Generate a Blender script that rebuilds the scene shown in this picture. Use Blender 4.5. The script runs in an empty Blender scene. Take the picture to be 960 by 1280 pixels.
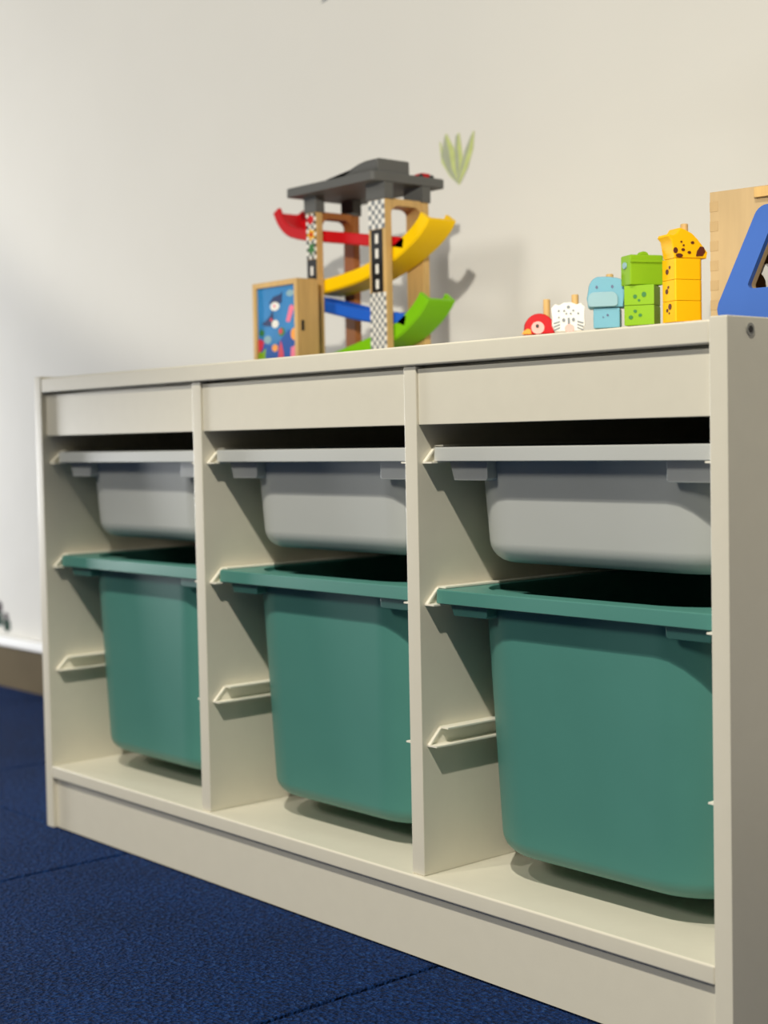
import bpy, bmesh, math, random
from mathutils import Vector, Matrix
random.seed(7)
SC = bpy.context.scene
COL = SC.collection

# ------------------------------------------------------------------ camera
cam_d = bpy.data.cameras.new('camera'); cam = bpy.data.objects.new('camera', cam_d); COL.objects.link(cam)
right = Vector((0.655967, 0.754546, -0.019171)); down = Vector((0.023058, -0.045420, -0.998702)); fwd = Vector((-0.754437, 0.654674, -0.047192))
M = Matrix.Identity(4)
for i in range(3):
    M[i][0] = right[i]; M[i][1] = -down[i]; M[i][2] = -fwd[i]
M.translation = (1.63071, -0.87235, 0.45274)
cam.matrix_world = M
cam_d.sensor_fit = 'VERTICAL'; cam_d.sensor_height = 24.0; cam_d.lens = 1905.58 / 1280 * 24.0
cam_d.clip_start = 0.05; cam_d.clip_end = 60
cam_d.dof.use_dof = True; cam_d.dof.focus_distance = 1.24; cam_d.dof.aperture_fstop = 3.8
SC.camera = cam

# ------------------------------------------------------------------ light and exposure
w = bpy.data.worlds.new('room_light'); SC.world = w; w.use_nodes = True
bg = w.node_tree.nodes['Background']; bg.inputs[0].default_value = (1.0, 0.97, 0.88, 1); bg.inputs[1].default_value = 0.07
SC.view_settings.view_transform = 'Standard'; SC.view_settings.look = 'None'
SC.view_settings.exposure = 0.13; SC.view_settings.gamma = 1.0; SC.view_settings.use_curve_mapping = False

def lamp(name, loc, target, size, power, color):
    d = bpy.data.lights.new(name, 'AREA'); d.shape = 'DISK'; d.size = size; d.energy = power; d.color = color
    o = bpy.data.objects.new(name, d); COL.objects.link(o); o.location = loc
    o.rotation_euler = (Vector(target) - Vector(loc)).to_track_quat('-Z', 'Y').to_euler()
    return o
def spot(name, loc, target, half, blend, power, color, soft):
    d = bpy.data.lights.new(name, 'SPOT'); d.energy = power; d.color = color
    d.spot_size = math.radians(2*half); d.spot_blend = blend; d.shadow_soft_size = soft
    o = bpy.data.objects.new(name, d); COL.objects.link(o); o.location = loc
    o.rotation_euler = (Vector(target) - Vector(loc)).to_track_quat('-Z', 'Y').to_euler()
# recessed downlights whose cones reach the unit's front but hardly the wall behind it
spot('downlight', (1.70, -1.50, 2.6), (1.70, -1.50, 0), 47, 0.16, 228, (1.0, 0.95, 0.84), 0.035)
spot('downlight', (0.15, -1.60, 2.6), (0.15, -1.60, 0), 46, 0.16, 62, (1.0, 0.95, 0.86), 0.035)
# low lamp across the room, then two added fill lights, left and front
spot('standing_lamp', (3.6, -3.5, 1.5), (0.6, 0.47, 1.9), 17, 0.15, 740, (1.0, 0.96, 0.86), 0.04)
lamp('side_fill', (-2.35, -0.42, 0.38), (-0.9, 0.45, 0.35), 0.40, 33, (0.97, 0.985, 1.0))  # cool fill light added to brighten the lower left wall
lamp('front_fill', (0.4, -3.6, 2.5), (0.4, 0.2, 0.4), 0.8, 38, (1.0, 0.97, 0.90))  # soft frontal fill added to lift the shadows on the bin fronts

# ------------------------------------------------------------------ helpers
def lin(c):
    return tuple(((v/255)/12.92 if v/255 <= 0.04045 else ((v/255+0.055)/1.055)**2.4) for v in c) + (1.0,)

def mat(name, rgb, rough=0.5, var=0.04, scale=30, bump=0.0, bscale=300, spec=0.5, trans=0.0, stretch=None):
    m = bpy.data.materials.new(name); m.use_nodes = True
    nt = m.node_tree; b = nt.nodes['Principled BSDF']
    c = lin(rgb)
    tc = nt.nodes.new('ShaderNodeTexCoord'); mp = nt.nodes.new('ShaderNodeMapping')
    nt.links.new(tc.outputs['Object'], mp.inputs['Vector'])
    if stretch: mp.inputs['Scale'].default_value = stretch
    n = nt.nodes.new('ShaderNodeTexNoise'); n.inputs['Scale'].default_value = scale; n.inputs['Detail'].default_value = 4
    nt.links.new(mp.outputs[0], n.inputs['Vector'])
    r = nt.nodes.new('ShaderNodeValToRGB')
    r.color_ramp.elements[0].position = 0.3; r.color_ramp.elements[1].position = 0.7
    r.color_ramp.elements[0].color = tuple(v*(1-var) for v in c[:3]) + (1,)
    r.color_ramp.elements[1].color = tuple(min(1, v*(1+var)) for v in c[:3]) + (1,)
    nt.links.new(n.outputs['Fac'], r.inputs['Fac']); nt.links.new(r.outputs['Color'], b.inputs['Base Color'])
    b.inputs['Roughness'].default_value = rough; b.inputs['Specular IOR Level'].default_value = spec
    if trans:
        b.inputs['Subsurface Weight'].default_value = trans
        b.inputs['Subsurface Radius'].default_value = (0.01, 0.01, 0.01); b.inputs['Subsurface Scale'].default_value = 0.3
    if bump:
        n2 = nt.nodes.new('ShaderNodeTexNoise'); n2.inputs['Scale'].default_value = bscale; n2.inputs['Detail'].default_value = 3
        nt.links.new(tc.outputs['Object'], n2.inputs['Vector'])
        bp = nt.nodes.new('ShaderNodeBump'); bp.inputs['Strength'].default_value = bump; bp.inputs['Distance'].default_value = 0.002
        nt.links.new(n2.outputs['Fac'], bp.inputs['Height']); nt.links.new(bp.outputs[0], b.inputs['Normal'])
    return m

def carpet_mat():
    m = mat('navy_carpet', (26, 46, 92), 0.95, 0.0, spec=0.15)
    nt = m.node_tree; b = nt.nodes['Principled BSDF']; tc = [n for n in nt.nodes if n.type == 'TEX_COORD'][0]
    geo = nt.nodes.new('ShaderNodeNewGeometry')
    v = nt.nodes.new('ShaderNodeTexVoronoi'); v.inputs['Scale'].default_value = 300
    n = nt.nodes.new('ShaderNodeTexNoise'); n.inputs['Scale'].default_value = 190; n.inputs['Detail'].default_value = 5
    n3 = nt.nodes.new('ShaderNodeTexNoise'); n3.inputs['Scale'].default_value = 9; n3.inputs['Detail'].default_value = 3
    for q in (v, n, n3): nt.links.new(geo.outputs['Position'], q.inputs['Vector'])
    r = nt.nodes.new('ShaderNodeValToRGB'); e = r.color_ramp.elements
    e[0].position = 0.32; e[0].color = lin((5, 28, 66)); e[1].position = 0.58; e[1].color = lin((16, 58, 120))
    k = e.new(0.80); k.color = lin((58, 98, 154))
    nt.links.new(n.outputs['Fac'], r.inputs['Fac'])
    mx = nt.nodes.new('ShaderNodeMix'); mx.data_type = 'RGBA'; mx.blend_type = 'MULTIPLY'; mx.inputs['Factor'].default_value = 0.5
    nt.links.new(r.outputs['Color'], mx.inputs['A']); nt.links.new(n3.outputs['Fac'], mx.inputs['B'])
    nt.links.new(mx.outputs['Result'], b.inputs['Base Color'])
    ad = nt.nodes.new('ShaderNodeMath'); ad.operation = 'ADD'
    nt.links.new(v.outputs['Distance'], ad.inputs[0]); nt.links.new(n.outputs['Fac'], ad.inputs[1])
    bp = nt.nodes.new('ShaderNodeBump'); bp.inputs['Strength'].default_value = 0.85; bp.inputs['Distance'].default_value = 0.006
    nt.links.new(ad.outputs[0], bp.inputs['Height']); nt.links.new(bp.outputs[0], b.inputs['Normal'])
    return m

def wall_mat():
    m = mat('painted_plaster', (216, 213, 205), 0.75, 0.012, scale=5, spec=0.3)
    nt = m.node_tree; b = nt.nodes['Principled BSDF']; tc = [n for n in nt.nodes if n.type == 'TEX_COORD'][0]
    n = nt.nodes.new('ShaderNodeTexNoise'); n.inputs['Scale'].default_value = 7; n.inputs['Detail'].default_value = 6; n.inputs['Roughness'].default_value = 0.45
    nt.links.new(tc.outputs['Object'], n.inputs['Vector'])
    bp = nt.nodes.new('ShaderNodeBump'); bp.inputs['Strength'].default_value = 0.22; bp.inputs['Distance'].default_value = 0.012
    nt.links.new(n.outputs['Fac'], bp.inputs['Height']); nt.links.new(bp.outputs[0], b.inputs['Normal'])
    return m

MT = {
 'cabinet': mat('white_foil', (226, 220, 201), 0.36, 0.012, 60, 0.02, 500),
 'rail': mat('cream_plastic', (246, 241, 224), 0.35, 0.01),
 'green': mat('teal_plastic', (80, 140, 128), 0.42, 0.02, 20, 0.03, 700),
 'whiteplastic': mat('white_plastic', (194, 196, 191), 0.38, 0.01, 20, 0.02, 700, trans=0.15),
 'backing': mat('back_board', (196, 190, 172), 0.7, 0.02),
 'wall': wall_mat(), 'carpet': carpet_mat(),
 'underlay': mat('dark_underlay', (10, 14, 24), 0.9, 0.1),
 'tan': mat('tan_skirting', (98, 86, 64), 0.8, 0.05, 14, spec=0.1),
 'ledge': mat('white_capping', (245, 244, 240), 0.5, 0.01),
 'steel': mat('zinc_screw', (150, 148, 140), 0.35, 0.05), 'black': mat('black_print', (24, 22, 22), 0.5, 0.1),
 'wood': mat('beech_wood', (198, 162, 104), 0.5, 0.10, 14, stretch=(9, 9, 1), spec=0.22),
 'paleply': mat('pale_plywood', (178, 152, 112), 0.55, 0.06, 12, stretch=(8, 8, 1.2), spec=0.22),
 'paleply2': mat('pale_endgrain', (172, 145, 104), 0.6, 0.08, 40, spec=0.22),
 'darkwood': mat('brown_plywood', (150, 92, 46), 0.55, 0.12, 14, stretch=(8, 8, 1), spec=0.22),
 'grey': mat('grey_paint', (92, 92, 90), 0.55, 0.03, spec=0.22),
 'red': mat('red_paint', (190, 10, 20), 0.5, 0.03, spec=0.22), 'yellow': mat('yellow_paint', (248, 200, 0), 0.5, 0.03, spec=0.22),
 'blue': mat('blue_paint', (30, 92, 196), 0.5, 0.03, spec=0.22), 'lime': mat('lime_paint', (118, 184, 14), 0.5, 0.03, spec=0.22),
 'amber': mat('amber_paint', (230, 174, 8), 0.5, 0.03, spec=0.22), 'leaf': mat('leaf_green_paint', (124, 166, 24), 0.5, 0.03, spec=0.22),
 'deepleaf': mat('deep_leaf_paint', (40, 110, 40), 0.5, 0.03), 'brown': mat('brown_print', (84, 34, 20), 0.5, 0.03),
 'sky': mat('light_blue_paint', (104, 158, 176), 0.5, 0.03, spec=0.22), 'mist': mat('mist_blue_paint', (134, 166, 174), 0.5, 0.03, spec=0.22),
 'orange': mat('orange_print', (240, 150, 30), 0.5, 0.03), 'pink': mat('pink_print', (236, 170, 160), 0.5, 0.03),
 'white': mat('white_print', (224, 221, 213), 0.5, 0.01, spec=0.22), 'royal': mat('royal_blue_paint', (58, 94, 166), 0.5, 0.02, spec=0.22),
 'sea': mat('sea_print', (48, 122, 180), 0.5, 0.14, 40, spec=0.22), 'deepsea': mat('deep_sea_print', (18, 78, 156), 0.5, 0.08, 40, spec=0.22), 'navy': mat('navy_print', (22, 44, 92), 0.4, 0.03),
 'coral': mat('coral_print', (204, 50, 72), 0.4, 0.03), 'rose': mat('rose_print', (228, 112, 140), 0.4, 0.03),
 'greyprint': mat('grey_print', (120, 124, 128), 0.5, 0.03),
 'sprig': mat('sprig_green_print', (186, 196, 122), 0.6, 0.10, 80), 'sprigdark': mat('sprig_grey_print', (160, 165, 140), 0.6, 0.08, 80),
 'decalgreen': mat('decal_green_print', (34, 60, 48), 0.8, 0.1, 80, spec=0.1), 'decalplum': mat('decal_plum_print', (46, 28, 40), 0.8, 0.1, 80, spec=0.1),
}

def tag(o, label=None, cat=None, group=None, kind=None):
    if label: o['label'] = label
    if cat: o['category'] = cat
    if group: o['group'] = group
    if kind: o['kind'] = kind
    return o
def empty(name, loc, rz=0.0, **k):
    o = bpy.data.objects.new(name, None); COL.objects.link(o); o.empty_display_size = 0.02
    o.location = loc; o.rotation_euler = (0, 0, rz); tag(o, **k); return o
def obj(name, bm, mats, parent=None, loc=None, rot=None, sharp=35, **k):
    bmesh.ops.recalc_face_normals(bm, faces=bm.faces[:])
    me = bpy.data.meshes.new(name); bm.to_mesh(me); bm.free()
    for m in (mats if isinstance(mats, (list, tuple)) else [mats]): me.materials.append(MT[m])
    me.polygons.foreach_set('use_smooth', [True]*len(me.polygons)); me.set_sharp_from_angle(angle=math.radians(sharp))
    o = bpy.data.objects.new(name, me); COL.objects.link(o)
    wn = o.modifiers.new('weighted_normal', 'WEIGHTED_NORMAL'); wn.keep_sharp = True; wn.weight = 100
    if parent: o.parent = parent
    if loc: o.location = loc
    if rot: o.rotation_euler = rot
    tag(o, **k); return o
def child(src, parent, name=None, loc=None):
    c = src.copy(); COL.objects.link(c); c.parent = parent
    if loc: c.location = loc
    return c
def copy_tree(o, parent=None):
    c = o.copy(); COL.objects.link(c)
    if parent: c.parent = parent
    for ch in [q for q in bpy.data.objects if q.parent == o]: copy_tree(ch, c)
    return c
def box(x0, x1, y0, y1, z0, z1, bev=0.0, seg=2, bm=None, mi=0):
    t = bmesh.new()
    r = bmesh.ops.create_cube(t, size=1.0)
    for v in t.verts: v.co = Vector(((x0+x1)/2 + v.co.x*(x1-x0), (y0+y1)/2 + v.co.y*(y1-y0), (z0+z1)/2 + v.co.z*(z1-z0)))
    if bev: bmesh.ops.bevel(t, geom=t.edges[:], offset=bev, segments=seg, affect='EDGES', profile=0.5)
    for f in t.faces: f.material_index = mi
    return merge(t, bm)
def merge(t, bm):
    if bm is None: return t
    me = bpy.data.meshes.new('tmp'); t.to_mesh(me); t.free(); bm.from_mesh(me); bpy.data.meshes.remove(me); return bm
AX = {'xz': lambda a, b, d: (a, d, b), 'yz': lambda a, b, d: (d, a, b), 'xy': lambda a, b, d: (a, b, d)}
def plate(pts, d0, d1, plane='xz', bm=None, mi=0, bev=0.0):
    """closed outline in a plane, given thickness d0..d1"""
    t = bmesh.new(); f = AX[plane]
    a = [t.verts.new(f(p[0], p[1], d0)) for p in pts]; b = [t.verts.new(f(p[0], p[1], d1)) for p in pts]
    n = len(pts); t.faces.new(a); t.faces.new(b[::-1])
    for i in range(n): t.faces.new((a[i], a[(i+1) % n], b[(i+1) % n], b[i]))
    bmesh.ops.recalc_face_normals(t, faces=t.faces[:])
    if bev:
        ed = [e for e in t.edges if len(e.link_faces) == 2 and any(len(q.verts) == n for q in e.link_faces) and n > 4 or (n <= 4)]
        bmesh.ops.bevel(t, geom=ed, offset=bev, segments=2, affect='EDGES', profile=0.5)
    for q in t.faces: q.material_index = mi
    return merge(t, bm)
def arc(cx, cz, rx, rz, a0=0, a1=360, n=14):
    full = abs(a1-a0) >= 360
    return [(cx + rx*math.cos(math.radians(a0+(a1-a0)*i/(n if full else n-1))), cz + rz*math.sin(math.radians(a0+(a1-a0)*i/(n if full else n-1)))) for i in range(n)]
def rrect(x0, x1, y0, y1, r, n=6):
    if not isinstance(r, (list, tuple)): r = (r,)*4
    out = []
    for (cx, cy, a, q) in ((x1-r[0], y0+r[0], -90, r[0]), (x1-r[1], y1-r[1], 0, r[1]), (x0+r[2], y1-r[2], 90, r[2]), (x0+r[3], y0+r[3], 180, r[3])):
        for i in range(n+1):
            t = math.radians(a + 90*i/n); out.append((cx + q*math.cos(t), cy + q*math.sin(t)))
    return out
def loft(loops, cap0=True, cap1=True, closed=False):
    bm = bmesh.new(); L = [[bm.verts.new(p) for p in lp] for lp in loops]; n = len(L[0])
    rng = range(len(L)) if closed else range(len(L)-1)
    for k in rng:
        A, B = L[k], L[(k+1) % len(L)]
        for i in range(n): bm.faces.new((A[i], A[(i+1) % n], B[(i+1) % n], B[i]))
    if not closed:
        if cap0: bm.faces.new(L[0])
        if cap1: bm.faces.new(L[-1][::-1])
    return bm
def cyl(p0, p1, r, n=16, bm=None, bev=0.0, mi=0):
    p0, p1 = Vector(p0), Vector(p1); d = p1-p0; q = d.to_track_quat('Z', 'Y').to_matrix()
    loops = []
    for (h, rr) in ([(0, r-bev), (bev, r), (d.length-bev, r), (d.length, r-bev)] if bev else [(0, r), (d.length, r)]):
        loops.append([p0 + q @ Vector((rr*math.cos(2*math.pi*i/n), rr*math.sin(2*math.pi*i/n), h)) for i in range(n)])
    t = loft(loops)
    for f in t.faces: f.material_index = mi
    return merge(t, bm)

# ------------------------------------------------------------------ room
WALL_Y = 0.473
fl = obj('floor', box(-3.2, 4.2, -4.5, WALL_Y+0.1, -0.06, -0.006), 'underlay', kind='structure')
bm = box(-0.2508, 0.2508, -0.2508, 0.2508, -0.006, 0.0, 0.0022, 2)
tile0 = obj('carpet_tile', bm, 'carpet', fl)
first = True
for i in range(-7, 7):
    for j in range(-4, 1):
        x = 0.1745 + 0.505*i + 0.2525; y = 0.0065 + 0.505*j + 0.2525
        if first: tile0.location = (x, y, 0); first = False
        else: child(tile0, fl, loc=(x, y, 0))
obj('wall_back', box(-3.2, 4.2, WALL_Y, WALL_Y+0.1, -0.006, 2.7), 'wall', kind='structure')
obj('baseboard_back', box(-3.2, 4.2, 0.461, WALL_Y, 0.0, 0.0795, 0.0008), 'tan', kind='structure')
obj('trim_1', box(-3.2, 4.2, 0.452, WALL_Y, 0.0795, 0.097, 0.003, 3), 'ledge', kind='structure')

# ------------------------------------------------------------------ storage unit
W, D, H, T = 0.99, 0.44, 0.5345, 0.0157
ZS, ST, TT = 0.0745, 0.0148, 0.017
CW = (W-4*T)/3
unit = empty('toy_storage_unit', (W/2, D/2, 0), label='low white three-column storage unit holding sliding plastic bins', cat='storage unit')
def u(name, bm, m='cabinet', **k):
    bmesh.ops.translate(bm, verts=bm.verts[:], vec=(-W/2, -D/2, 0)); return obj(name, bm, m, unit, **k)
u('side_panel', box(0, T, 0, D, 0, H, 0.0012, 2)); sp = u('side_panel', box(W-T, W, 0, D, 0, H, 0.0012, 2))
u('top_panel', box(T, W-T, 0.0005, D, H-0.002-TT, H-0.002, 0.0018, 3))
u('bottom_shelf', box(T, W-T, 0.0, D-0.006, ZS-ST, ZS, 0.0020, 3))
u('plinth', box(T, W-T, 0.0057, 0.0217, 0.0, ZS-ST-0.0005, 0.0006))
u('back_panel', box(T, W-T, D-0.0058, D-0.001, ZS, H-0.002-TT), 'backing')
XC = []
for i in range(3):
    x0 = T + i*(CW+T); XC.append(x0 + CW/2)
    u('front_rail', box(x0+0.0003, x0+CW-0.0003, 0.0062, 0.022, 0.465, 0.5128, 0.0008))
    u('top_cleat', box(x0+0.0003, x0+CW-0.0003, 0.014, 0.03, 0.5129, H-0.0025-TT))
    if i < 2: u('divider', box(x0+CW, x0+CW+T, 0.004, D-0.006, ZS, H-0.0022-TT, 0.001))
RZ = (0.1873, 0.3097, 0.432)
def rail_bm(s):
    """channel runner: bottom and top flange joined by a web and a slanted nose; s = +1 sticks out to +x"""
    bm = bmesh.new(); P = 0.0116; th = 0.0014
    plate([(0.0100, 0), (0.425, 0), (0.425, th), (0.0100, th)], 0, s*P, 'yz', bm)
    plate([(0.0240, 0.0157-th), (0.425, 0.0157-th), (0.425, 0.0157), (0.0240, 0.0157)], 0, s*P, 'yz', bm)
    plate([(0.0100, th), (0.0122, th), (0.0255, 0.0157-th), (0.0232, 0.0157-th)], 0, s*0.0032, 'yz', bm)
    plate([(0.0122, th), (0.425, th), (0.425, 0.0157-th), (0.0255, 0.0157-th)], 0, s*0.0010, 'yz', bm)
    return bm
rp = None
for i in range(3):
    x0 = T + i*(CW+T)
    for s, xx in ((1, x0), (-1, x0+CW)):
        proto = None
        for z in RZ:
            if rp is None or s not in rp:
                rp = rp or {}
                o = obj('runner', rail_bm(s), 'rail', unit); rp[s] = o
            else: o = child(rp[s], unit)
            o.location = (xx-W/2, -D/2, z)
# cam bolt on the outer face near the front top corner
sb = cyl((0, 0, 0), (0.0009, 0, 0), 0.0045, 20); cyl((0.0009, 0, 0), (0.0013, 0, 0), 0.0026, 6, sb, mi=1)
u('bolt', (lambda b: (bmesh.ops.translate(b, verts=b.verts[:], vec=(W-0.0001, 0.0262, 0.5255)), b)[1])(sb), ['steel', 'black'], label='metal bolt head')

# ------------------------------------------------------------------ bins
def bin_tree(name, m, ztop, depth_z, body, label, group=None, rad=0.05, fil=0.018):
    """body = (half width top, half width bottom, y front top, y front bottom)"""
    hwt, hwb, yft, yfb = body
    root = empty(name, (0, 0, 0))
    tag(root, label, 'bin', group)
    RH = CW/2 - 0.0042; RF, RB = 0.0165, 0.424; lip = 0.0122; th = 0.0026
    ybt = 0.424-(yft-RF); ybb = ybt - (yfb-yft)
    z1 = ztop; zb = ztop - depth_z
    def sec(z, hw, y0, y1, r): return [(x, y, z) for x, y in rrect(-hw, hw, y0, y1, r, 8)]
    def body_sec(f, off=0.0, z=None):
        hw = hwt + (hwb-hwt)*f - off; y0 = yft + (yfb-yft)*f + off; y1 = ybt + (ybb-ybt)*f - off
        zz = z1 - depth_z*f if z is None else z
        return sec(zz, hw, y0, y1, max(rad-off, 0.004))
    NF = 6
    loops = []
    # outside, from under the rim down, round the bottom, then the inside back up
    zt = z1 - 0.0026
    f0 = 0.0026/depth_z
    loops.append(body_sec(f0))
    ff = 1-fil/depth_z
    loops.append(body_sec(f0 + (ff-f0)*0.5)); loops.append(body_sec(ff))
    for k in range(1, NF+1):
        a = math.pi/2*k/NF
        loops.append(body_sec(1-(fil*(1-math.sin(a)))/depth_z, fil*(1-math.cos(a))))
    outer = loops
    inner = []
    inner.append(body_sec(1, fil, z=zb+th))
    for k in range(NF-1, -1, -1):
        a = math.pi/2*k/NF
        inner.append(body_sec(1-(fil*(1-math.sin(a)))/depth_z - th/depth_z*math.sin(a), fil*(1-math.cos(a))+th))
    inner.append(body_sec(f0, th))
    t = bmesh.new()
    Lo = [[t.verts.new(p) for p in lp] for lp in outer+inner]; n = len(Lo[0])
    no = len(outer)
    for k in range(len(Lo)-1):
        if k == no-1: continue
        for i in range(n): t.faces.new((Lo[k][i], Lo[k][(i+1) % n], Lo[k+1][(i+1) % n], Lo[k+1][i]))
    t.faces.new(Lo[no-1]); t.faces.new(Lo[no][::-1])
    for i in range(n): t.faces.new((Lo[-1][i], Lo[-1][(i+1) % n], Lo[0][(i+1) % n], Lo[0][i]))
    obj('tub', t, m, root)
    # rim: flat flange with a turned-down lip
    def rs(z, d, r): return sec(z, RH-d, RF+d, RB-d, r)
    e = 0.0012
    R = [body_sec(f0, th, z=z1-0.0026), body_sec(f0, th-0.0002, z=z1-0.0006), body_sec(f0, th-0.0010, z=z1), rs(z1, e, 0.006), rs(z1-0.0004, 0.0003, 0.0066), rs(z1-e, 0, 0.007), rs(z1-lip+0.0006, -0.0003, 0.007),
         rs(z1-lip, 0.0004, 0.007), rs(z1-lip, 0.0022, 0.006), rs(z1-0.003, 0.0026, 0.006), body_sec(f0, 0.0, z=z1-0.0026)]
    obj('rim', loft(R, closed=True), m, root)
    # corner lugs under the rim, slanting from rim to tub
    for s in (-1, 1):
        hl = 0.0105 if depth_z > 0.15 else 0.0165
        pts = [(s*0.094, z1-lip-hl+0.002), (s*0.096, z1-lip-hl), (s*0.1345, z1-lip-hl), (s*0.1425, z1-0.004), (s*0.094, z1-0.004)]
        obj('lug', plate(pts, yft-0.009, yft+0.045, 'xz', bev=0.001), m, root)
    return root

gb = bin_tree('teal_bin', 'green', 0.3236, 0.227, (0.1425, 0.1315, 0.034, 0.040), 'tall teal plastic bin in the left column above the bottom shelf', 'tall teal bins', 0.066, 0.016)
wb = bin_tree('white_bin', 'whiteplastic', 0.4457, 0.0995, (0.1425, 0.138, 0.037, 0.043), 'shallow white plastic bin at top of the left column', 'shallow white bins', 0.056, 0.018)
WHERE = ('left', 'middle', 'right')
for i, x in enumerate(XC):
    g = gb if i == 0 else copy_tree(gb); g.location = (x, 0, 0)
    g['label'] = 'tall teal plastic bin in the %s column, hanging above the bottom shelf' % WHERE[i]
    q = wb if i == 0 else copy_tree(wb); q.location = (x, 0, 0)
    q['label'] = 'shallow white plastic bin at the top of the %s column' % WHERE[i]

# ------------------------------------------------------------------ things on the top
ZT = H - 0.002
# ocean picture box
ob = empty('picture_box', (0.2015, 0.221, ZT), label='small wooden box with a blue sea picture on its front, beside the ramp tower', cat='toy box')
def lob(name, bm, m, **k):
    bmesh.ops.translate(bm, verts=bm.verts[:], vec=(-0.2015, -0.221, -ZT)); return obj(name, bm, m, ob, **k)
bx0, bx1, by0, by1, bz1 = 0.1583, 0.2445, 0.205, 0.2365, 0.6400
lob('case', box(bx0, bx1, by0+0.004, by1, ZT, bz1, 0.0008), 'wood')
lob('frame_side', box(bx0, bx0+0.0062, by0, by0+0.0039, ZT, bz1, 0.0006), 'wood'); lob('frame_side', box(bx1-0.0062, bx1, by0, by0+0.0039, ZT, bz1, 0.0006), 'wood')
lob('frame_top', box(bx0+0.0063, bx1-0.0063, by0, by0+0.0039, bz1-0.0062, bz1, 0.0006), 'wood')
lob('frame_bottom', box(bx0+0.0063, bx1-0.0063, by0, by0+0.0039, ZT, ZT+0.0062, 0.0006), 'wood')
pm = ['sea', 'deepsea', 'navy', 'white', 'coral', 'orange', 'rose', 'leaf', 'deepleaf', 'mist']
px0, px1, pz0, pz1 = bx0+0.0064, bx1-0.0064, ZT+0.0064, bz1-0.0064
pw, ph = px1-px0, pz1-pz0
bm = plate([(px0, pz0), (px1, pz0), (px1, pz1), (px0, pz1)], by0+0.003, by0+0.0038)
def PP(pts, mi, lay=1):
    plate([(px0+a*pw, pz0+b*ph) for a, b in pts], by0+0.003-0.00012*lay, by0+0.003, bm=bm, mi=mi)
PP([(0, 0), (1, 0), (1, .40), (.8, .46), (.62, .36), (.45, .28), (.25, .30), (.1, .38), (0, .34)], 1)
PP([(.30, .80), (.42, .88), (.60, .90), (.66, .93), (.64, .80), (.56, .78), (.42, .80)], 2, 2); PP(arc(.46, .76, .12, .055), 3, 3); PP(arc(.45, .765, .03, .018), 6, 4)
PP([(.10, .56), (.22, .60), (.34, .66), (.40, .72), (.42, .60), (.50, .55), (.36, .52), (.20, .53)], 2, 2); PP(arc(.46, .545, .09, .05), 3, 3); PP(arc(.36, .60, .03, .02), 4, 4)
PP([(.74, .56), (.84, .55), (.96, .72), (.90, .76), (.84, .74)], 6, 2)
PP(arc(.62, .44, .09, .055), 8, 2); PP(arc(.60, .45, .05, .035), 4, 3)
PP(arc(.96, .40, .10, .075, 90, 270), 5, 2)
PP([(.50, 0), (.68, 0), (.66, .20), (.60, .34), (.54, .22)], 4, 3); PP(arc(.44, .25, .08, .045), 5, 2); PP(arc(.25, .36, .10, .05), 9, 2)
PP([(.0, 0), (.24, 0), (.18, .16), (.20, .26), (.08, .20), (.0, .28)], 7, 2); PP([(.0, .20), (.10, .24), (.16, .34), (.04, .38), (.0, .36)], 4, 3); PP([(.82, 0), (.98, 0), (.96, .26), (.86, .24)], 6, 2)
PP([(.02, .44), (.12, .40), (.18, .46), (.08, .50)], 8, 2); PP(arc(.86, .90, .10, .04), 9, 1)
lob('picture', bm, pm, label='printed sea picture with fish and coral')
lob('latch', box(bx1-0.0002, bx1+0.0008, 0.2105, 0.2145, 0.580, 0.592, 0.0003), 'black', label='small dark latch')

# ramp tower -----------------------------------------------------------------
tw = empty('ramp_tower', (0.279, 0.283, ZT), label='wooden toy car ramp tower with grey roof and coloured chutes', cat='toy')
def lt(name, bm, m, **k):
    bmesh.ops.translate(bm, verts=bm.verts[:], vec=(-0.279, -0.283, -ZT)); return obj(name, bm, m, tw, **k)
YF, YB, PT = 0.250, 0.316, 0.0095
ZR0, ZR1 = 0.7390, 0.7490
XL0, XL1, XR0, XR1 = 0.2075, 0.2268, 0.3203, 0.3489
for (a, b) in ((XL0, XL1), (XR0, XR1)):
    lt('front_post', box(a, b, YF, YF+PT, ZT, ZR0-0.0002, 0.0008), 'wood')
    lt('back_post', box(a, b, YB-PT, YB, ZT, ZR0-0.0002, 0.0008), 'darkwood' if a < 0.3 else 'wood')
    # arched crossbar between the two posts
    y0, y1, zt, zb_ = YF+PT+0.0002, YB-PT-0.0002, 0.7215, 0.714
    pts = [(y0, zt), (y0, zb_-0.012)] + [(y0+0.012*(1-math.cos(math.radians(t))), zb_-0.012+0.012*math.sin(math.radians(t))) for t in range(10, 91, 16)] \
        + [(y1-0.012*(1-math.cos(math.radians(t))), zb_-0.012+0.012*math.sin(math.radians(t))) for t in range(90, 9, -16)] + [(y1, zb_-0.012), (y1, zt)]
    lt('arch_bar', plate(pts, a+0.003, b-0.0015, 'yz'), 'darkwood' if a < 0.3 else 'wood')
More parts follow.
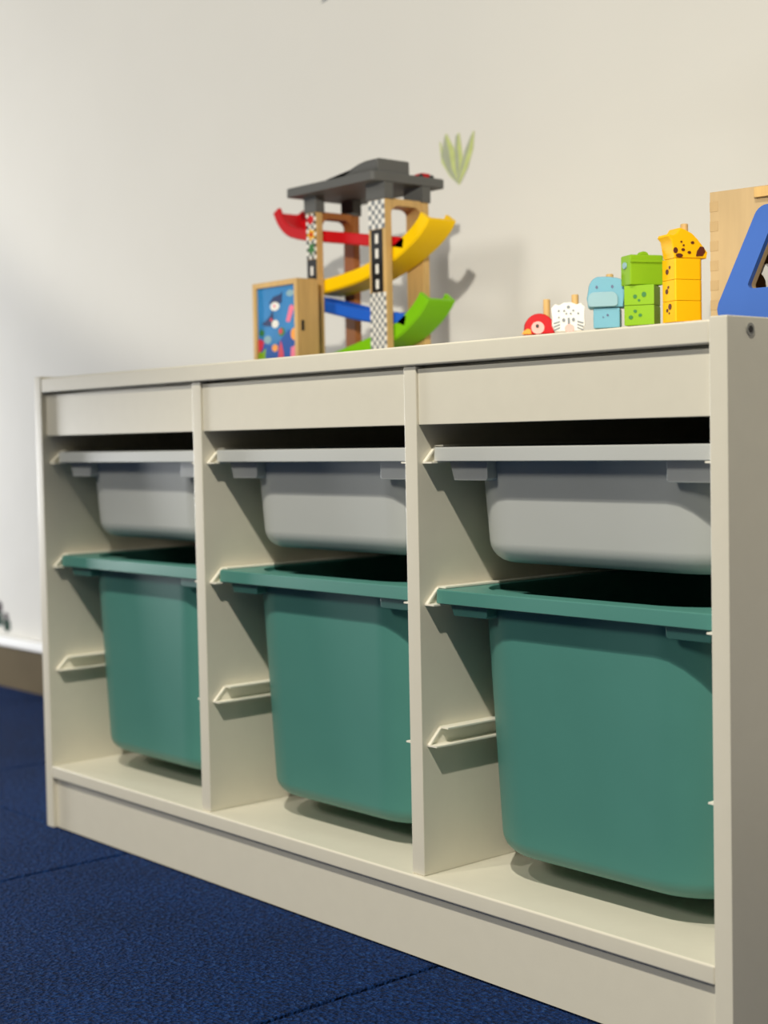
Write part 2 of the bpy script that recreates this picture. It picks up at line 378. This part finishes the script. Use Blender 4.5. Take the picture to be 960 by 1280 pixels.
# grey sleeves under the roof
for (a, b) in ((XL0, XL1), (XR0, XR1)):
    for (c, d) in ((YF, YF+PT), (YB-PT, YB)):
        t = bmesh.new(); e = 0.0016
        for (x0, x1, y0, y1) in ((a-e, b+e, c-e, c-0.0001), (a-e, b+e, d+0.0001, d+e), (a-e, a-0.0001, c, d), (b+0.0001, b+e, c, d)): box(x0, x1, y0, y1, 0.7205, ZR0-0.0001, bm=t)
        lt('post_sleeve', t, 'grey')
rl = rrect(0.1945, 0.3520, 0.2295, 0.3405, 0.006, 5)
lt('roof', loft([[(x, y, ZR0) for x, y in rl], [(x, y, ZR1-0.001) for x, y in rl], [(x*0.99+0.00273, y*0.99+0.00285, ZR1) for x, y in rl]]), 'grey')
N = 14; pr = [(0.262 + 0.086*i/N, ZR1 + 0.0150*(lambda s: s*s*(3-2*s))(min(1, i/(N-3)))) for i in range(N+1)]
lt('launch_hump', plate(pr + [(0.348, ZR1+0.0001), (0.262, ZR1+0.0001)], 0.2400, 0.2895, bev=0.003), 'grey', sharp=60)

def ramp(pts, m, up=0.0135, y0=0.2615, y1=0.3045):
    """trough swept along a path in x,z; pts follow the top edge of its side walls"""
    P = []
    for i in range(len(pts)-1):     # Catmull-Rom
        a = Vector(pts[max(i-1, 0)]); b = Vector(pts[i]); c = Vector(pts[i+1]); d = Vector(pts[min(i+2, len(pts)-1)])
        for k in range(5):
            t = k/5; P.append(0.5*((2*b) + (c-a)*t + (2*a-5*b+4*c-d)*t*t + (-a+3*b-3*c+d)*t**3))
    P.append(Vector(pts[-1]))
    yy = y1-y0; wl = 0.0055; fl_ = 0.0042
    sec = [(0, -up+0.002), (0.002, -up), (yy-0.002, -up), (yy, -up+0.002), (yy, -0.001), (yy-0.001, 0), (yy-wl+0.001, 0), (yy-wl, -0.001), (yy-wl-0.0008, -up+fl_+0.0015), (yy-wl-0.003, -up+fl_),
           (wl+0.003, -up+fl_), (wl+0.0008, -up+fl_+0.0015), (wl, -0.001), (wl-0.001, 0), (0.001, 0), (0, -0.001)]
    loops = []
    for i, p in enumerate(P):
        t = (P[min(i+1, len(P)-1)] - P[max(i-1, 0)]).normalized(); nrm = Vector((-t.y, t.x)); 
        if nrm.y < 0: nrm = -nrm
        loops.append([(p.x+nrm.x*h, y0+w_, p.y+nrm.y*h) for w_, h in sec])
    return loft(loops)
lt('red_chute', ramp([(.1385, .737), (.146, .7245), (.160, .7135), (.185, .7065), (.215, .7015), (.300, .6875), (.350, .679), (.366, .676)], 'red'), 'red', label='red chute')
lt('yellow_chute', ramp([(.206, .642), (.2213, .6428), (.260, .6465), (.2974, .6525), (.3394, .6665), (.372, .682), (.388, .6935), (.3935, .7005)], 'yellow', 0.016), 'yellow', label='yellow chute')
lt('blue_chute', ramp([(.158, .631), (.190, .6255), (.2205, .6185), (.2973, .6015), (.3482, .5955), (.368, .590)], 'blue'), 'blue', label='blue chute')
lt('green_chute', ramp([(.170, .5505), (.220, .5535), (.2704, .5627), (.3369, .5785), (.3682, .594), (.384, .6065), (.390, .614)], 'lime', 0.0165), 'lime', label='lime green chute')
# printed stickers on the two front posts
def checker(x0, x1, z0, z1, nx, nz, bm, lite, dark, y):
    dx, dz = (x1-x0)/nx, (z1-z0)/nz
    for i in range(nx):
        for k in range(nz):
            plate([(x0+i*dx, z0+k*dz), (x0+(i+1)*dx, z0+k*dz), (x0+(i+1)*dx, z0+(k+1)*dz), (x0+i*dx, z0+(k+1)*dz)], y-0.0003, y, bm=bm, mi=(lite if (i+k) % 2 else dark))
ys = YF-0.0001
bm = bmesh.new(); checker(XR0+0.0006, XR1-0.0006, 0.688, 0.7200, 5, 6, bm, 0, 1, ys); lt('checker_sticker', bm, ['white', 'greyprint'])
bm = bmesh.new(); checker(XR0+0.0006, XR1-0.0006, ZT+0.002, 0.6175, 6, 17, bm, 0, 1, ys); lt('checker_sticker', bm, ['white', 'greyprint'])
def road(x0, x1, z0, z1, zs):
    bm = plate([(x0, z0), (x1, z0), (x1, z1), (x0, z1)], ys-0.0003, ys); c = (x0+x1)/2; hw = (x1-x0)*0.13
    for z in zs: plate([(c-hw, z), (c+hw, z), (c+hw, z+0.0105), (c-hw, z+0.0105)], ys-0.0005, ys-0.0002, bm=bm, mi=1)
    return bm
lt('road_sticker', road(XR0+0.004, XR1-0.005, 0.6180, 0.6875, (0.6215, 0.6385, 0.6555, 0.6720)), ['black', 'white'])
lt('road_sticker', road(XL0+0.0006, XL1-0.001, 0.6200, 0.6660, (0.627, 0.6475)), ['black', 'white'])
bm = bmesh.new(); checker(XL0+0.0006, XL1-0.001, 0.6665, 0.7195, 4, 12, bm, 0, 1, ys)
st = [((XL0+XL1)/2 + (0.0085 if i % 2 else 0.0045)*math.cos(math.radians(36*i)), 0.695 + (0.0085 if i % 2 else 0.0045)*math.sin(math.radians(36*i))) for i in range(10)]
plate(st, ys-0.0006, ys-0.0003, bm=bm, mi=2); plate(arc((XL0+XL1)/2, 0.695, .003, .003), ys-0.0008, ys-0.0005, bm=bm, mi=4)
st = [((XL0+XL1)/2 + (0.0075 if i % 2 else 0.004)*math.cos(math.radians(36*i+18)), 0.6785 + (0.0085 if i % 2 else 0.0045)*math.sin(math.radians(36*i+18))) for i in range(10)]
plate(st, ys-0.0006, ys-0.0003, bm=bm, mi=3)
plate(arc((XL0+XL1)/2-0.001, 0.7125, .006, .005), ys-0.0006, ys-0.0003, bm=bm, mi=4)
lt('flag_sticker', bm, ['white', 'black', 'amber', 'deepleaf', 'red'])

# toy car on the roof
car = empty('toy_car', (0.336, 0.3195, ZR1), label='tiny red toy car with black wheels parked on grey tower roof', cat='toy car')
car.scale = (0.9, 0.9, 0.72)
pts = [(-0.0145, 0.0022), (0.0145, 0.0022), (0.0145, 0.0052), (0.010, 0.0062), (0.006, 0.0092), (-0.006, 0.0092), (-0.0095, 0.0064), (-0.0145, 0.0056)]
obj('body', plate(pts, -0.0055, 0.0055, 'yz', bev=0.0006), 'red', car)
wh = None
for sx in (-1, 1):
    for yy in (-0.009, 0.009):
        obj('wheel', cyl((sx*0.0056, yy, 0.0036), (sx*0.0078, yy, 0.0036), 0.0036, 14, bev=0.0004), 'black', car)

# stacking animals on a pegged board
PZ = 0.5502
bd = empty('peg_board', (0.712, 0.206, ZT), label='narrow wooden board with round pegs carrying the stacked animal blocks', cat='toy')
obj('board', box(-0.115, 0.122, -0.010, 0.021, 0, PZ-ZT-0.0002, 0.002), 'wood', bd)
RC = math.radians
def spots(bm, lst, y, mi):
    for (a, b, r, s) in lst: plate(arc(a, b, r, r*s, n=10), y-0.0004, y, bm=bm, mi=mi)
def animal(name, x, y, rz, label): return empty(name, (x, y, PZ), RC(rz), label=label, cat='toy animal')

a = animal('wooden_parrot', 0.6275, 0.198, 47, 'small red wooden parrot head with orange beak, leftmost of the animal row')
out = [(-0.0145, 0.0)] + arc(0, 0.006, 0.0140, 0.0135, 165, 15, 14) + [(0.0150, 0.0)]
obj('head', plate(out, -0.008, 0.008, bev=0.0015), 'red', a)
bm = plate(arc(-0.0015, 0.0060, 0.0062, 0.0060), -0.0086, -0.0081); obj('face_patch', bm, 'pink', a)
bm = plate(arc(-0.002, 0.0075, 0.0016, 0.0018), -0.0092, -0.0087); obj('eye', bm, 'black', a)
obj('beak', plate([(-0.0170, -0.0), (-0.0075, 0.0), (-0.0085, 0.0045), (-0.0115, 0.0052), (-0.0150, 0.003)], -0.0094, -0.0082, bev=0.0003), 'orange', a)

a = animal('wooden_leopard', 0.6655, 0.197, 47, 'small white wooden spotted leopard cub with pink muzzle, between red parrot and blue hippo')
out = [(-0.0125, 0), (-0.0152, 0.006), (-0.0150, 0.013), (-0.0160, 0.0215), (-0.0125, 0.0255), (-0.0085, 0.0245), (-0.004, 0.0268), (0.003, 0.0270), (0.0075, 0.0250), (0.0118, 0.0262), (0.0155, 0.0225), (0.0150, 0.014), (0.0155, 0.006), (0.013, 0)]
obj('body', plate(out, -0.007, 0.0, bev=0.001), 'white', a)
bm = bmesh.new(); spots(bm, [(-0.0045, 0.0105, .0015, 1.2), (0.0045, 0.0108, .0015, 1.2), (0, 0.0225, .0015, 1), (-0.004, 0.019, .001, 1), (0.0045, 0.0192, .001, 1), (-0.009, 0.019, .001, 1), (0.009, 0.0165, .001, 1), (-0.009, 0.013, .0009, 1), (0.002, 0.0165, .0009, 1), (-0.002, 0.0165, .0009, 1)], -0.0071, 0)
plate([(-0.0008, 0.0065), (0.0012, 0.0065), (0.0012, 0.0125), (-0.0008, 0.0125)], -0.0075, -0.0071, bm=bm)
for s in (-1, 1):
    for k in range(3): plate([(s*0.008, 0.003+k*0.0028), (s*0.0135, 0.0005+k*0.0032), (s*0.0140, 0.0016+k*0.0032), (s*0.008, 0.0042+k*0.0028)], -0.0075, -0.0071, bm=bm)
obj('markings', bm, 'greyprint', a)
obj('muzzle', plate(arc(0.0008, 0.0028, 0.0045, 0.0040), -0.0079, -0.0071), 'pink', a)

a = animal('wooden_hippo', 0.7105, 0.201, 36, 'light blue wooden hippo stack with broad grey snout, beside green crocodile blocks')
obj('body_block', box(-0.0120, 0.0120, -0.0115, 0.0115, 0, 0.0180, 0.001), 'sky', a)
out = [(-0.0165, 0.0185), (0.0150, 0.0185)] + arc(0.0085, 0.035, 0.0085, 0.010, 0, 80, 6) + [(0.002, 0.0462)] + arc(-0.0065, 0.034, 0.0098, 0.0125, 95, 178, 7) + [(-0.0178, 0.027)]
obj('head', plate(out, -0.0125, 0.0115, bev=0.0015), 'sky', a)
obj('snout', plate(rrect(-0.0165, 0.0105, 0.0192, 0.0325, (0.003, 0.006, 0.006, 0.003), 4), -0.0146, -0.0126, bev=0.0006), 'mist', a)
obj('ear', box(0.0150, 0.0225, -0.003, 0.006, 0.0335, 0.0405, 0.0015), 'sky', a)
for q in (-0.0085, 0.0055): obj('eye', plate(arc(q, 0.0370, 0.0012, 0.00145, n=10), -0.0130, -0.0126), 'navy', a)
for (q, z, rr) in ((0.001, 0.0115, 0.0011), (-0.003, 0.0098, 0.0007)): obj('body_dot', plate(arc(q, z, rr, rr, n=8), -0.0119, -0.0115), 'navy', a)

a = animal('wooden_crocodile', 0.7482, 0.2045, 27, 'bright green wooden crocodile stack with long square head, left of yellow giraffe')
for k in range(2): obj('body_block', box(-0.0135, 0.0135, -0.0135, 0.0135, k*0.0178+0.0001, k*0.0178+0.0177, 0.0007), 'leaf', a)
bm = bmesh.new(); spots(bm, [(-0.0035, 0.0255, .0018, 1), (0.0045, 0.0270, .0021, 1.1), (0.0, 0.0220, .0011, 1), (-0.0035, 0.0125, .0016, 0.9), (0.001, 0.0088, .0016, 0.9), (-0.0075, 0.0072, .0020, 0.9)], -0.0136, 0); obj('scale_print', bm, 'deepleaf', a)
h = obj('head', box(-0.0165, 0.0165, -0.0095, 0.0095, 0.0358, 0.0625, 0.0014), 'leaf', a, rot=(0, 0, RC(40)))
h2 = obj('brow', plate(arc(-0.002, 0.0624, 0.0045, 0.0032, 0, 180, 9), -0.008, -0.003, bev=0.0003), 'leaf', h)
obj('mouth_ridge', box(-0.0167, 0.0166, -0.0108, -0.0096, 0.0555, 0.0580, 0.0004), 'leaf', h)
obj('nostril', plate(arc(-0.0, 0.0535, 0.0035, 0.0030, n=10), -0.0178, -0.0166, 'yz'), 'mist', h)

a = animal('wooden_giraffe', 0.7925, 0.206, 71, 'tall yellow wooden giraffe stack with brown spots, next to the wooden play cube')
a.scale = (1.13, 1.13, 1.0)
for k in range(3): obj('body_block', plate(rrect(-0.0125, 0.0130, -0.0085, 0.0105, (0.004, 0.0015, 0.0015, 0.0012), 3), k*0.0183+0.0001, k*0.0183+0.0182, 'xy', bev=0.0004), 'amber', a)
out = [(-0.0125, 0.0551), (0.0165, 0.0551), (0.0175, 0.0605), (0.0150, 0.0640), (0.0085, 0.0720), (0.0035, 0.0768), (-0.0030, 0.0800), (-0.0070, 0.0812), (-0.0100, 0.0765), (-0.0135, 0.0748), (-0.0168, 0.0755), (-0.0178, 0.0735), (-0.0150, 0.0700), (-0.0138, 0.063)]
obj('head', plate(out, -0.0080, 0.0085, bev=0.0011), 'amber', a)
bm = bmesh.new()
spots(bm, [(0.0035, 0.0685, .0016, 0.8), (-0.0065, 0.0690, .0009, 1), (-0.0045, 0.0660, .0009, 1), (-0.005, 0.0622, .0016, 0.8), (0.0005, 0.0600, .0016, 0.8), (-0.0118, 0.0615, .0020, 1.3), (-0.0085, 0.0572, .0032, 0.55)], -0.0081, 0)
plate([(0.0065, 0.0568), (0.0125, 0.0572), (0.0150, 0.0610), (0.0135, 0.0650), (0.0105, 0.0655), (0.0075, 0.0615)], -0.0085, -0.0081, bm=bm)
for (q, z, r) in ((-0.001, .0475, .0012), (0.0025, .0440, .0020), (0.001, .0305, .0011), (0.0032, .0270, .0019), (-0.001, .0135, .0022), (0.0028, .0105, .0013), (0.0, .0080, .0008)):
    plate(arc(q, z, r, r*1.2, n=10), -0.0129, -0.0125, 'yz', bm=bm)
obj('spot_print', bm, 'brown', a)
for (x, y, zt) in ((0.632, 0.2045, 0.5835), (0.668, 0.2045, 0.5850), (0.7105, 0.2045, 0.6000), (0.7487, 0.2045, 0.611), (0.7905, 0.2110, 0.6365)):
    obj('peg', cyl((x-0.712, y-0.206, PZ-ZT), (x-0.712, y-0.206, zt-ZT), 0.0034, 14, bev=0.0005), 'wood', bd)

# wooden play cube with a blue window frame
cb = empty('play_cube', (0.834, 0.190, ZT), RC(8), label='pale plywood play cube with a blue window frame, at right end of the top', cat='toy cube')
S = 0.150; CHT = 0.1235; th = 0.007
def rounded(pts, r, n=5):
    out = []; m = len(pts)
    for i in range(m):
        p = Vector(pts[i]); a = (Vector(pts[i-1])-p).normalized(); b = (Vector(pts[(i+1) % m])-p).normalized()
        ang = a.angle(b); d = r/math.tan(ang/2); c = p + (a+b).normalized()*(r/math.sin(ang/2))
        s, e = p+a*d-c, p+b*d-c
        a0 = math.atan2(s.y, s.x); a1 = math.atan2(e.y, e.x); dd = (a1-a0+math.pi) % (2*math.pi) - math.pi
        for k in range(n+1): t = a0+dd*k/n; out.append((c.x+r*math.cos(t), c.y+r*math.sin(t)))
    return out
def ring(outer, inner, d0, d1):
    """flat ring with a hole: same vertex count on both outlines"""
    return loft([[(x, d0, z) for x, z in outer], [(x, d1, z) for x, z in outer], [(x, d1, z) for x, z in inner], [(x, d0, z) for x, z in inner]], closed=True)
tri = rounded([(0.0020, 0.0115), (0.1480, 0.0115), (0.1020, 0.1070), (0.0480, 0.1070)], 0.0125)
hole = rounded([(0.0360, 0.0395), (0.1140, 0.0395), (0.0930, 0.0850), (0.0570, 0.0850)], 0.0035)
# front board with the window hole
fb = bmesh.new()
loop_o = [(0, 0), (S, 0), (S, CHT), (0, CHT)]
def add(b, x, y, z): return b.verts.new((x, y, z))
for (y) in (0.0, th):
    o_ = [add(fb, x, y, z) for x, z in loop_o]; i_ = [add(fb, x, y, z) for x, z in hole]
    k = len(i_)//4
    for c in range(4):
        fb.faces.new([o_[c]] + i_[c*k:(c+1)*k][::-1])
        fb.faces.new([o_[c], o_[(c+1) % 4], i_[((c+1) % 4)*k], i_[c*k+k-1]])
fv = fb.verts[:]
nO = 4; nI = len(hole); half = nO+nI
for i in range(4): fb.faces.new((fv[i], fv[(i+1) % 4], fv[half+(i+1) % 4], fv[half+i]))
for i in range(nI): fb.faces.new((fv[4+i], fv[4+(i+1) % nI], fv[half+4+(i+1) % nI], fv[half+4+i]))
obj('front_board', fb, 'paleply', cb, sharp=20)
obj('side_board', box(0.0, th, th+0.0001, S, 0, CHT, 0.0005), 'paleply', cb); obj('side_board', box(S-th, S, th+0.0001, S, 0, CHT, 0.0005), 'paleply', cb)
obj('back_board', box(th+0.0001, S-th-0.0001, S-th, S, 0, CHT, 0.0005), 'paleply', cb)
obj('floor_board', box(th+0.0001, S-th-0.0001, th+0.0001, S-th-0.0001, 0, th, 0.0005), 'paleply', cb)
obj('lid_board', box(th+0.0001, S-th-0.0001, th+0.0001, S-th-0.0001, CHT-th, CHT, 0.0005), 'paleply', cb)
for k in range(7):      # finger joints let into the left front edge
    z = 0.008 + k*0.0165
    obj('finger_joint', box(-0.0003, 0.0075, -0.0003, th-0.001, z, z+0.0085, 0.0003), 'paleply2', cb)
obj('lid_cleat', box(0.0425, 0.108, -0.0040, -0.0001, CHT-0.0095, CHT-0.0012, 0.0006), 'wood', cb)
obj('window_frame', ring(tri, hole, -0.0065, -0.0002), 'royal', cb, label='blue window frame')
px_, py_ = 0.031, 0.026
pc = empty('play_arch', (0.834+px_*math.cos(RC(8))-py_*math.sin(RC(8)), 0.190+px_*math.sin(RC(8))+py_*math.cos(RC(8)), ZT+th+0.0003), RC(8), label='cream arched piece seen inside the cube through the window', cat='toy')
obj('arch', plate([(-0.017, 0.0), (-0.009, 0.0)] + arc(0, 0.036, 0.009, 0.012, 180, 0, 9) + [(0.009, 0.0), (0.017, 0.0)] + arc(0, 0.036, 0.017, 0.021, 0, 180, 13), -0.005, 0.005, bev=0.001), 'white', pc)

# ------------------------------------------------------------------ wall stickers
sg = empty('grass_decal', (0.2375, WALL_Y, 0.772), label='small green grass tuft sticker on the wall above the tower roof', cat='wall sticker')
sg.scale = (1.22, 1.0, 1.03)
def blade(pts, wd, m, lay):
    n = len(pts); L = []; Rr = []
    for i, p in enumerate(pts):
        q = Vector(pts[min(i+1, n-1)])-Vector(pts[max(i-1, 0)]); q.normalize(); k = wd*math.sin(math.pi*(0.12+0.80*i/(n-1)))
        L.append((p[0]-q.y*k, p[1]+q.x*k)); Rr.append((p[0]+q.y*k, p[1]-q.x*k))
    return obj('blade', plate(L+Rr[::-1], -0.0004-0.00006*lay, -0.0001), m, sg)
blade([(0, 0), (-0.012, 0.014), (-0.024, 0.032), (-0.028, 0.056)], 0.0030, 'sprig', 1)
blade([(0, 0.002), (-0.010, 0.020), (-0.020, 0.040), (-0.019, 0.062)], 0.0074, 'sprigdark', 2)
blade([(0, 0.002), (-0.007, 0.022), (-0.011, 0.044), (-0.019, 0.064)], 0.0041, 'sprig', 3)
blade([(0, 0.002), (-0.001, 0.024), (-0.002, 0.044), (-0.003, 0.060)], 0.0046, 'sprigdark', 4)
blade([(0, 0.004), (0.003, 0.026), (0.001, 0.044), (0.000, 0.062)], 0.0030, 'sprig', 5)
blade([(0, 0.002), (0.008, 0.020), (0.014, 0.038), (0.020, 0.056)], 0.0057, 'sprigdark', 6)
blade([(0, 0.002), (0.010, 0.020), (0.018, 0.040), (0.022, 0.060)], 0.0032, 'sprig', 7)
pd = empty('plant_decal', (-1.030, WALL_Y, 0.0975), label='dark green and plum plant sticker low on the wall, left edge', cat='wall sticker')
for (cx, cz, r1, r2, m) in ((-0.03, 0.028, .030, .020, 'decalgreen'), (0.012, 0.018, .017, .015, 'decalgreen'), (0.010, 0.034, .010, .009, 'decalplum'), (-0.02, 0.05, .018, .014, 'decalplum')):
    obj('leaf', plate([(cx+r1*math.cos(t*math.pi/6)*(1 if t % 2 else .8), cz+r2*math.sin(t*math.pi/6)*(1 if t % 2 else .8)) for t in range(12)], -0.0004, -0.0001), m, pd)
ld = empty('leaf_decal', (-0.019, WALL_Y, 1.060), label='dark leaf tip sticker on the wall at the top of the picture', cat='wall sticker')
obj('leaf', plate([(-0.012, -0.0035), (0.002, -0.001), (0.030, 0.012), (0.050, 0.030), (0.020, 0.022), (0.0, 0.010)], -0.0004, -0.0001), 'greyprint', ld)
